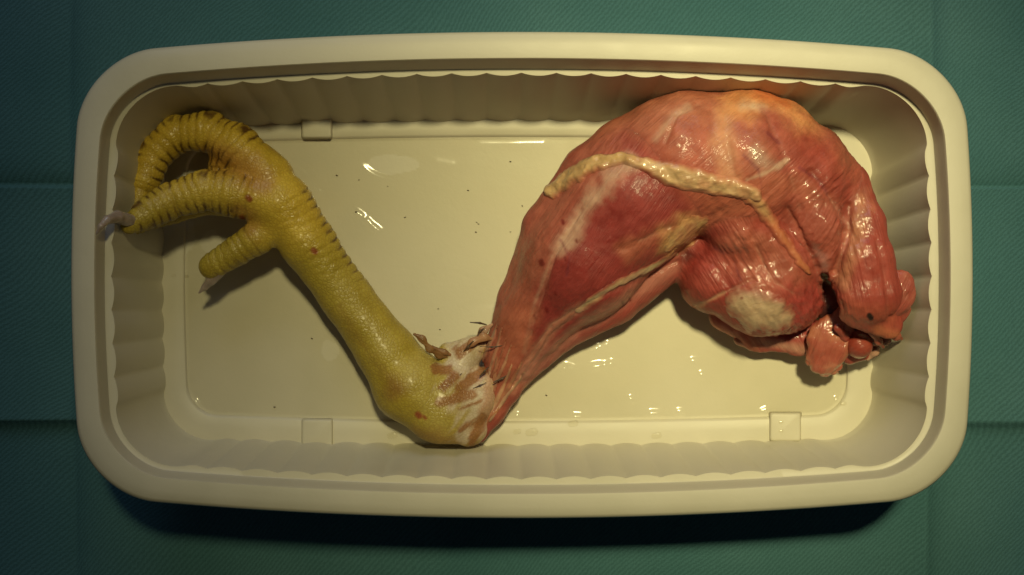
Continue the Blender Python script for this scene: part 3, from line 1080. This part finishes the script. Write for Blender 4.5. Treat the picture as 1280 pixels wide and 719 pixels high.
# ------------------------------------------------------------------ foot
V, F = foot.mesh(0.42)
nr = foot.grad(V)
px, py = to_px(V)
disp = np.zeros(len(V))
groove = np.zeros(len(V))
rad_toe = []
near = np.full(len(V), 1e9)
chains = [('A', TOE_A, 10.5), ('B', TOE_B, 10.5), ('C', TOE_C, 10.5), ('D', TOE_D, 9.5), ('S', SHANK, 12.5)]
best = np.full(len(V), -1)
arcs = np.zeros(len(V))
qs = np.zeros(len(V))
for ci, (nm, ch, p) in enumerate(chains):
    for i, (a, b) in enumerate(zip(ch[:-1], ch[1:])):
        A, B = U(a[0], a[1], a[2] * .001), U(b[0], b[1], b[2] * .001)
        ra, rb = a[3] * .0003, b[3] * .0003
        ab = B - A
        t = np.clip(((V - A) @ ab) / (ab @ ab), 0, 1)
        d = np.linalg.norm(V - A - t[:, None] * ab, axis=1) - (ra + (rb - ra) * t)
        L0 = sum(math.hypot(ch[j + 1][0] - ch[j][0], ch[j + 1][1] - ch[j][1]) for j in range(i))
        L = math.hypot(b[0] - a[0], b[1] - a[1])
        m = d < near
        near = np.where(m, d, near)
        best = np.where(m, ci, best)
        arcs = np.where(m, L0 + t * L, arcs)
        nrm = np.array([-ab[1], ab[0], 0]) / np.hypot(ab[0], ab[1])
        q = ((V - A - t[:, None] * ab) @ nrm) / (ra + (rb - ra) * t)
        qs = np.where(m, q, qs)
wv = (fbm(V * 500, 21) - 0.5)
for ci, (nm, ch, p) in enumerate(chains):
    m = best == ci
    tot = sum(math.hypot(ch[j + 1][0] - ch[j][0], ch[j + 1][1] - ch[j][1]) for j in range(len(ch) - 1))
    u = arcs + wv * 3.0 + (fbm(V * 60, 29) - 0.5) * 14 + (fbm(V * 25, 30) - 0.5) * 20
    if nm != 'S':
        g = np.abs(np.sin(np.pi * u / p)) ** 0.7
        start = sstep(*{'A': (18, 45), 'B': (18, 45), 'C': (70, 100), 'D': (30, 50)}[nm], arcs)
        end = 1 - sstep(tot - 4, tot + 1, arcs)
        disp = np.where(m, (g - 0.75) * (0.14 + 0.52 * fbm(V * 90, 33)) * (0.25 + 0.75 * start) * (0.3 + 0.7 * end), disp)
        jt = np.abs(np.sin(np.pi * (arcs + 12) / 47.0)) ** 0.6
        disp = np.where(m, disp + (jt - 0.72) * 0.75 * start * end, disp)
        groove = np.where(m, np.maximum((1 - g), (1 - jt) * 0.45) * start, groove)
    else:
        # big plates on the outer (right hand) edge, two staggered rows down the front
        g1 = np.abs(np.sin(np.pi * u / p)) ** 0.7
        row = np.where(qs > 0.12, 0.0, 0.5)
        g2 = np.abs(np.sin(np.pi * (u / p + row))) ** 0.7 * np.clip(np.abs(qs - 0.12) * 8, 0.2, 1)
        e1 = sstep(0.62, 0.8, qs)
        e2 = sstep(-0.30, -0.12, qs) * (1 - sstep(0.55, 0.7, qs))
        fade = 1 - sstep(90, 180, arcs)
        disp = np.where(m, ((g1 - 0.75) * 0.55 * e1 + (g2 - 0.7) * 0.26 * e2) * fade, disp)
        groove = np.where(m, (1 - g1) * e1 * fade, groove)
disp = disp + (fbm(V * 170, 22) - 0.5) * 0.55
V = V + nr * (disp * 0.001)[:, None]
px, py = to_px(V)
w = (fbm(V * 260, 23) - 0.5) * 16
YEL = (0.41, 0.31, 0.038)
col = base(len(V), YEL)
col = paint(col, px, py, [(200, 190), (300, 190), (360, 250)], 60, 40, (0.66, 0.46, 0.055), 0.95, w)  # toes coloured brighter to make up for the lamp's falloff there
col = paint(col, px, py, [(270, 195), (300, 205), (325, 225)], 18, 14, (0.50, 0.25, 0.055), 0.8, w)
col = paint(col, px, py, [(300, 262), (315, 285)], 12, 12, (0.40, 0.20, 0.05), 0.6, w)
col = paint(col, px, py, [(430, 360), (480, 430)], 20, 18, (0.43, 0.34, 0.075), 0.6, w)
col = paint(col, px, py, [(425, 385), (470, 455), (500, 490)], 6, 8, (0.31, 0.21, 0.04), 0.7, w)
col = paint(col, px, py, [(495, 485)], 14, 14, (0.30, 0.16, 0.045), 0.7, w)
col = paint(col, px, py, [(530, 460), (550, 515), (560, 535)], 24, 18, (0.45, 0.36, 0.10), 0.7, w)
col = paint(col, px, py, [(520, 545), (590, 555)], 10, 10, (0.35, 0.20, 0.05), 0.7, w)
# pale torn skin with brown smears
fw = (fbm(fibre(V, 55) * np.array([0.55, 0.09, 0.3]), 27, 4) - 0.5) * 60
fibw = (fbm(fibre(V, 40) * np.array([0.7, 0.12, 0.3]), 28, 4) - 0.5) * 40
col = paint(col, px, py, [(584, 440), (592, 490), (600, 530)], 28, 14, (0.56, 0.47, 0.37), 0.95, fw)
col = paint(col, px, py, [(604, 420), (612, 480), (606, 540)], 7, 8, (0.46, 0.25, 0.16), 0.75, fw * 0.6)
for (p0, p1, r) in (((546, 462), (562, 464), 7), ((553, 486), (570, 470), 6), ((577, 484), (602, 464), 8), ((550, 502), (590, 492), 7), ((573, 512), (600, 502), 2.5),
                    ((575, 538), (600, 525), 5), ((575, 440), (600, 425), 8), ((590, 555), (604, 520), 6)):
    col = paint(col, px, py, [p0, p1], r * 0.9, 2.5, (0.29, 0.125, 0.04), 0.9, fibw * .3)
for (x, y, r) in ((392, 313, 3.5), (522, 518, 4), (310, 247, 4), (302, 272, 3), (530, 521, 2)):
    col = paint(col, px, py, [(x, y), (x + 2, y + 2)], r, 2, (0.28, 0.04, 0.02), 0.85, w * .1)
# grime kept in the furrows of the outer plates
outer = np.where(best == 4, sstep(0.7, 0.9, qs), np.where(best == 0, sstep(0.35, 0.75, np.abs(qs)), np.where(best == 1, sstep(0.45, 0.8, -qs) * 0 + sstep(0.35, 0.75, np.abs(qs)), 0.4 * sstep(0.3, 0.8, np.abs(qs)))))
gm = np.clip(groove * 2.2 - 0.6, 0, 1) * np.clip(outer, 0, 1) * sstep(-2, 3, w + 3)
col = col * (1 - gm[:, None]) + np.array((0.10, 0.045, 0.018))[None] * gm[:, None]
gl = np.clip(groove * 1.2 - 0.3, 0, 1) * 0.28
col = col * (1 - gl[:, None]) + np.array((0.24, 0.14, 0.02))[None] * gl[:, None]
foot_o = mesh_obj("foot", V, F, M_SKIN, leg, cols=col, fib=fibre(V, 0))


def small(name, chains, h, mat, parent, k=0.6, lump=0.2, seed=0, label=None, flat=1.0):
    b = Blob(k)
    for c in chains:
        b.chain(c, flat=flat)
    V, F = b.mesh(h)
    nr = b.grad(V)
    V = V + nr * ((fbm(V * 500, seed) - 0.5) * lump * 0.001)[:, None]
    o = mesh_obj(name, V, F, mat, parent, cols=base(len(V), (0.4, 0.2, 0.1)), fib=fibre(V, 0))
    if label:
        o['label'] = label
    return o


small("claw", [[(162, 276, 43, 8.5), (147, 271, 50, 7.5), (134, 275, 55, 5.5), (126, 283, 57.5, 3.5), (121, 292, 57.5, 1.4)]], 0.3, M_CLAW, foot_o, label="long curved claw reaching over the tray rim")
small("claw", [[(159, 291, 30, 6), (153, 300, 31, 4), (153, 311, 31, 1.2)]], 0.25, M_QUILL, foot_o, label="dark claw hidden under the front toe")
small("claw", [[(272, 341, 27, 8), (264, 350, 26.5, 6.5), (256, 359, 25, 4), (249, 366, 24, 1.3)]], 0.25, M_CLAW, foot_o, label="short claw of the hind toe")

# ------------------------------------------------------------------ torn skin, quills and strands round the hock
M_SHRED = flesh_material("brown_torn_skin", rough=0.4, fib_scale=1.2, sss=0.05, coat=0.2, bumpd=0.0006)


def shred(name, chain, c, seed, flat=0.5, h=0.3, mat=None, label=None):
    b = Blob(1.0)
    b.chain(chain, flat=flat)
    ang = math.degrees(math.atan2(-(chain[-1][1] - chain[0][1]), chain[-1][0] - chain[0][0]))
    return tissue(name, b, h, col_plain(c, tuple(x * 0.75 for x in c)), ang, mat=mat or M_SHRED, lump=0.35, lscale=300, fibamp=0.25, seed=seed, label=label)


shred("skin_shred", [(518, 418, 25, 2), (528, 424, 25, 3), (537, 436, 24, 2.6), (549, 444, 22, 2.6), (565, 448, 20, 1.2)], (0.27, 0.135, 0.045), 31, flat=0.4)
shred("skin_shred", [(540, 434, 23, 2.5), (555, 440, 22, 2.5), (567, 446, 21, 1.5)], (0.26, 0.13, 0.055), 32, flat=0.5)
shred("skin_shred", [(580, 440, 22, 2), (590, 428, 24, 3.5), (604, 421, 24, 4), (614, 424, 23, 2)], (0.33, 0.16, 0.08), 33, flat=0.4)
shred("skin_shred", [(594, 428, 21, 3), (604, 414, 22, 4), (615, 406, 21, 2)], (0.40, 0.23, 0.15), 34, flat=0.4)
shred("skin_shred", [(648, 475, 17, 4), (654, 480, 15, 4), (659, 479, 14, 2)], (0.42, 0.24, 0.09), 40)
shred("skin_shred", [(640, 487, 14, 3), (645, 491, 13, 4)], (0.13, 0.10, 0.08), 41)
# torn fibres at the cut end and along the thigh's lower edge
M_TORN = flesh_material("torn_red_fibres", rough=0.45, fib_scale=1.3, coat=0.8, bumpd=0.0007)
for i, (ch, c) in enumerate([
        ([(1014, 440, 22, 6), (1012, 452, 21, 4), (1017, 462, 19, 1.5)], (0.40, 0.13, 0.08)), ([(1036, 455, 22, 5), (1042, 464, 20, 3.5), (1048, 466, 18, 1.2)], (0.42, 0.16, 0.10)),
        ([(925, 424, 15, 8), (940, 432, 14, 5), (950, 439, 12.5, 1.5)], (0.40, 0.15, 0.09)), ([(1090, 414, 33, 6), (1098, 426, 30, 4), (1104, 434, 27, 2)], (0.33, 0.08, 0.05)),
        ([(1108, 412, 33, 8), (1120, 420, 31, 5), (1127, 424, 29, 2)], (0.36, 0.09, 0.06)), ([(1048, 410, 30, 6), (1056, 420, 27, 5), (1060, 430, 25, 2)], (0.28, 0.05, 0.035)),
        ([(1045, 432, 23, 4), (1054, 443, 21, 4), (1064, 449, 20, 2.5)], (0.48, 0.30, 0.22)), ([(1085, 448, 20, 3.5), (1094, 440, 22, 4), (1100, 430, 23, 2)], (0.46, 0.26, 0.18)),
        ([(1086, 240, 33, 3), (1089, 244, 33, 2.5), (1090, 250, 32, 1)], (0.10, 0.03, 0.02)), ([(1100, 300, 33, 3), (1104, 305, 33, 2), (1105, 311, 32, 1)], (0.16, 0.04, 0.03)),
        ([(980, 428, 15, 7), (998, 436, 14, 5), (1008, 438, 14, 2)], (0.42, 0.19, 0.12))]):
    shred("muscle_shred", ch, c, 90 + i, flat=0.55, mat=M_TORN)
# wet strands of tendon and membrane running from the hock up into the drumstick
for i, (p0, p1, p2, r, z, c) in enumerate([
        ((604, 545), (612, 505), (622, 445), 4.0, 21, (0.46, 0.21, 0.12)), ((598, 552), (614, 515), (640, 455), 4.5, 19, (0.50, 0.28, 0.16)),
        ((606, 530), (626, 498), (652, 452), 4.0, 20, (0.44, 0.18, 0.10)), ((612, 526), (634, 492), (656, 466), 3.5, 18, (0.52, 0.31, 0.19)),
        ((600, 505), (612, 465), (628, 410), 3.5, 23.5, (0.45, 0.22, 0.14)), ((596, 470), (608, 440), (622, 405), 3.0, 24, (0.48, 0.27, 0.18)),
        ((590, 522), (606, 488), (616, 450), 2.6, 24, (0.52, 0.36, 0.26)), ((600, 490), (620, 462), (634, 420), 2.6, 25, (0.40, 0.15, 0.09)),
        ((610, 515), (620, 478), (640, 430), 3.0, 24.5, (0.50, 0.25, 0.15)), ((603, 540), (612, 522), (630, 500), 3.5, 19, (0.38, 0.16, 0.07))]):
    ln = [p0, p1, ((p1[0] + p2[0]) / 2 + 1.5, (p1[1] + p2[1]) / 2), p2]
    patch("tendon_strand", ln, [r * 0.5, r * 0.8, r * 0.8, r * 0.3], 0.45, col_plain(c, tuple(x * 0.7 for x in c)), M_SHRED, 60 + i, None, 1.2, 62, lumpy=0.4, soft=0.9)
for i, (a, b, c) in enumerate([((588, 403, 23, 1.8), (600, 404, 23, 2.2), (608, 406, 22, 1.5)), ((578, 441, 22, 1.5), (585, 434, 24, 3.0), (592, 426, 25, 1.5)),
                               ((596, 424, 24, 1.5), (600, 414, 24, 3.2), (606, 410, 23, 1.5)), ((600, 433, 27, 1.2), (615, 434, 27, 1.8), (628, 432, 27, 1.0)),
                               ((600, 470, 25.5, 1.5), (606, 464, 26, 2.4), (611, 459, 25.5, 1.2)), ((617, 478, 26, 2.0), (628, 473, 26, 2.2), (637, 467, 25, 1.2)),
                               ((567, 475, 24.5, 1.0), (573, 471, 25, 2.2), (577, 467, 25, 1.0)), ((588, 487, 25, 1.0), (600, 482, 25.5, 1.6), (608, 478, 25, 1.0))]):
    small("feather_quill", [[(*q[:3], q[3] * 0.45) for q in (a, b, c)]], 0.2, M_QUILL, leg, seed=50 + i, lump=0.3)

# ------------------------------------------------------------------ thin liquid on the tray floor
h = 2.0
X, Y = np.meshgrid(np.arange(232, 1062, h), np.arange(173, 526, h))
P = np.stack([X.ravel(), Y.ravel(), 0 * X.ravel()], -1)
big = fbm(P / 150.0 + 3.1, 41, 3).reshape(X.shape)
med = fbm(P / 34.0, 45, 2).reshape(X.shape)
edge = np.minimum.reduce([X - 232, 1060 - X, Y - 172, 525 - Y]) / 14.0
dry = np.zeros_like(X)
for (x, y, rx, ry) in ((500, 205, 70, 28), (600, 300, 70, 90)):
    dry = np.maximum(dry, 1 - np.hypot((X - x) / rx, (Y - y) / ry))
wet = np.clip(edge, -1, 1) * 0.25 + (big - 0.42) * 2.2 + (med - 0.5) * 0.35 - dry * 1.3 + 0.35
th = 0.00035 * sstep(0.0, 0.22, wet)
ripple = 0.00045 * (big - 0.5) + 0.00016 * (med - 0.5)
z = th + ripple * sstep(0, 0.5, wet)
gl = []
for (x, y, l, ang, hh, wd) in ( (735, 184, 14, -50, .0007, 4.2), (728, 180, 13, 0, .0006, 4.5), (552, 169, 8, 0, .0004, 3), (516, 169, 4, 0, .0004, 3),
                               (448, 268, 8, 35, .0004, 2.4), (461, 279, 7, 50, .0004, 2.4), (471, 288, 5, 40, .0005, 2.6),
                               (742, 438, 9, -25, .0006, 2.6), (728, 447, 6, -25, .0006, 2.6), (757, 432, 4, -20, .0005, 2.4), (745, 459, 10, -8, .0007, 3.0), (712, 461, 9, 15, .0007, 3.0), (700, 463, 5, 0, .0006, 2.6), (762, 456, 4, -30, .0006, 2.6),
                               (488, 544, 4, 30, .0006, 2.6), (645, 522, 4, -50, .0006, 2.6), (722, 522, 8, 0, .0006, 2.6), (880, 470, 7, 20, .0005, 2.6), (868, 452, 5, 0, .0005, 2.6),
                               (1045, 502, 4, -60, .0006, 2.6), (955, 514, 6, -20, .0006, 2.6), (245, 505, 7, 55, .0005, 2.4), (605, 388, 30, -10, .0002, 3), (555, 205, 20, 10, .0002, 3),
                               (620, 398, 18, 30, .0002, 3), (818, 518, 10, 0, .0006, 2.8), (790, 500, 5, 20, .0005, 2.4), (850, 515, 5, 0, .0005, 2.4)):
    a = math.radians(ang)
    u = (X - x) * math.cos(a) + (Y - y) * math.sin(a)
    v = -(X - x) * math.sin(a) + (Y - y) * math.cos(a)
    z = z + 1.15 * hh * np.exp(-np.maximum(np.abs(u) - l * 0.5, 0) ** 2 / (2 * (1.35 * wd) ** 2) - v ** 2 / (2 * (1.35 * wd) ** 2)) * (0.6 + 0.8 * med)
st = np.exp(-((Y - 180 + 0.004 * (X - 640)) / 7.5) ** 2) * sstep(585, 600, X) * (1 - sstep(678, 692, X))
z = z + 0.00044 * st
zz = 0.00604 + np.maximum(z, 0)
# droplets ride over the step of the floor
s = (H - zz) / FPX
V = np.stack([(X - CX) * s, (CY - Y) * s, zz], -1).reshape(-1, 3)
ny, nx = X.shape
ii = np.arange(nx * ny).reshape(ny, nx)
F = np.stack([ii[:-1, :-1], ii[:-1, 1:], ii[1:, 1:], ii[1:, :-1]], -1).reshape(-1, 4)[:, ::-1]
keep = (z.ravel()[F] > 0.00003).any(1)
F = F[keep]
used = np.unique(F)
rm = np.full(len(V), -1)
rm[used] = np.arange(len(used))
liq = mesh_obj("liquid_film", V[used], rm[F], M_LIQ)
liq['label'] = "thin clear watery liquid pooled on the tray floor around the chicken leg"
liq['category'] = "liquid"

# ------------------------------------------------------------------ drops on the raised border of the floor
drops = [(490, 545, 5, .0075, "clear water droplet beside the lower edge of the yellow hock"),
         (646, 540, 4, .0075, "small clear droplet just right of the torn hock, on the floor border"),
         (664, 541, 6, .0075, "long clear droplet right of the hock, beside a smaller drop"),
         (716, 530, 5, .0075, "clear droplet on the floor border below the drumstick"),
         (820, 545, 5, .0075, "clear droplet on the lower floor border midway between hock and right lug"),
         (217, 345, 2.4, .0075, "tiny clear droplet near the left tray wall, left one of two"),
         (233, 346, 2.4, .0066, "tiny clear droplet left of the hind toe's claw, right one of two"),
         (976, 528, 2.6, .0092, "tiny clear droplet on the lower right stacking lug, upper one of two"),
         (976, 539, 2.6, .0092, "tiny clear droplet on the lower right stacking lug, lower one of two"),
         (1054, 505, 3.0, .0075, "tiny clear droplet in the lower right corner of the tray floor"),
         (337, 163, 2.5, .0075, "tiny clear droplet between the foot and the upper left stacking lug")]
for i, (x, y, r, zf, lab) in enumerate(drops):
    b = Blob(0.5)
    zc = zf * 1000 - 0.02
    b.chain([(x - r * .5, y, zc, r * .7), (x + r * .6, y - r * .2, zc, r * .8)], flat=0.45)
    V, F = b.mesh(0.22)
    o = mesh_obj("water_droplet", V, F, M_LIQ)
    o['label'] = lab
    o['category'] = "droplet"
    o['group'] = "droplets along the border of the tray floor"

# ------------------------------------------------------------------ specks on the floor
specks = [(445, 265), (485, 233), (421, 219), (449, 225), (596, 278), (506, 272), (585, 238), (638, 290), (653, 257), (638, 202), (390, 423), (548, 386), (550, 412), (598, 280), (343, 509), (683, 494), (595, 290), (520, 170)]
for i, (x, y) in enumerate(specks):
    b = Blob(0.3)
    r = random.choice((0.6, 0.7, 0.8, 0.8, 0.9, 1.0, 1.4))
    b.chain([(x - 0.6, y, 6.4, r), (x + random.uniform(.3, 1.5), y + random.uniform(-1, 1), 6.4, r * .7)], flat=0.6)
    V, F = b.mesh(0.2)
    o = mesh_obj("crumb", V, F, M_CRUMB)
    o['label'] = "tiny dark speck lying on the wet cream tray floor"
    o['category'] = "crumb"
    o['group'] = "dark specks on the tray floor"
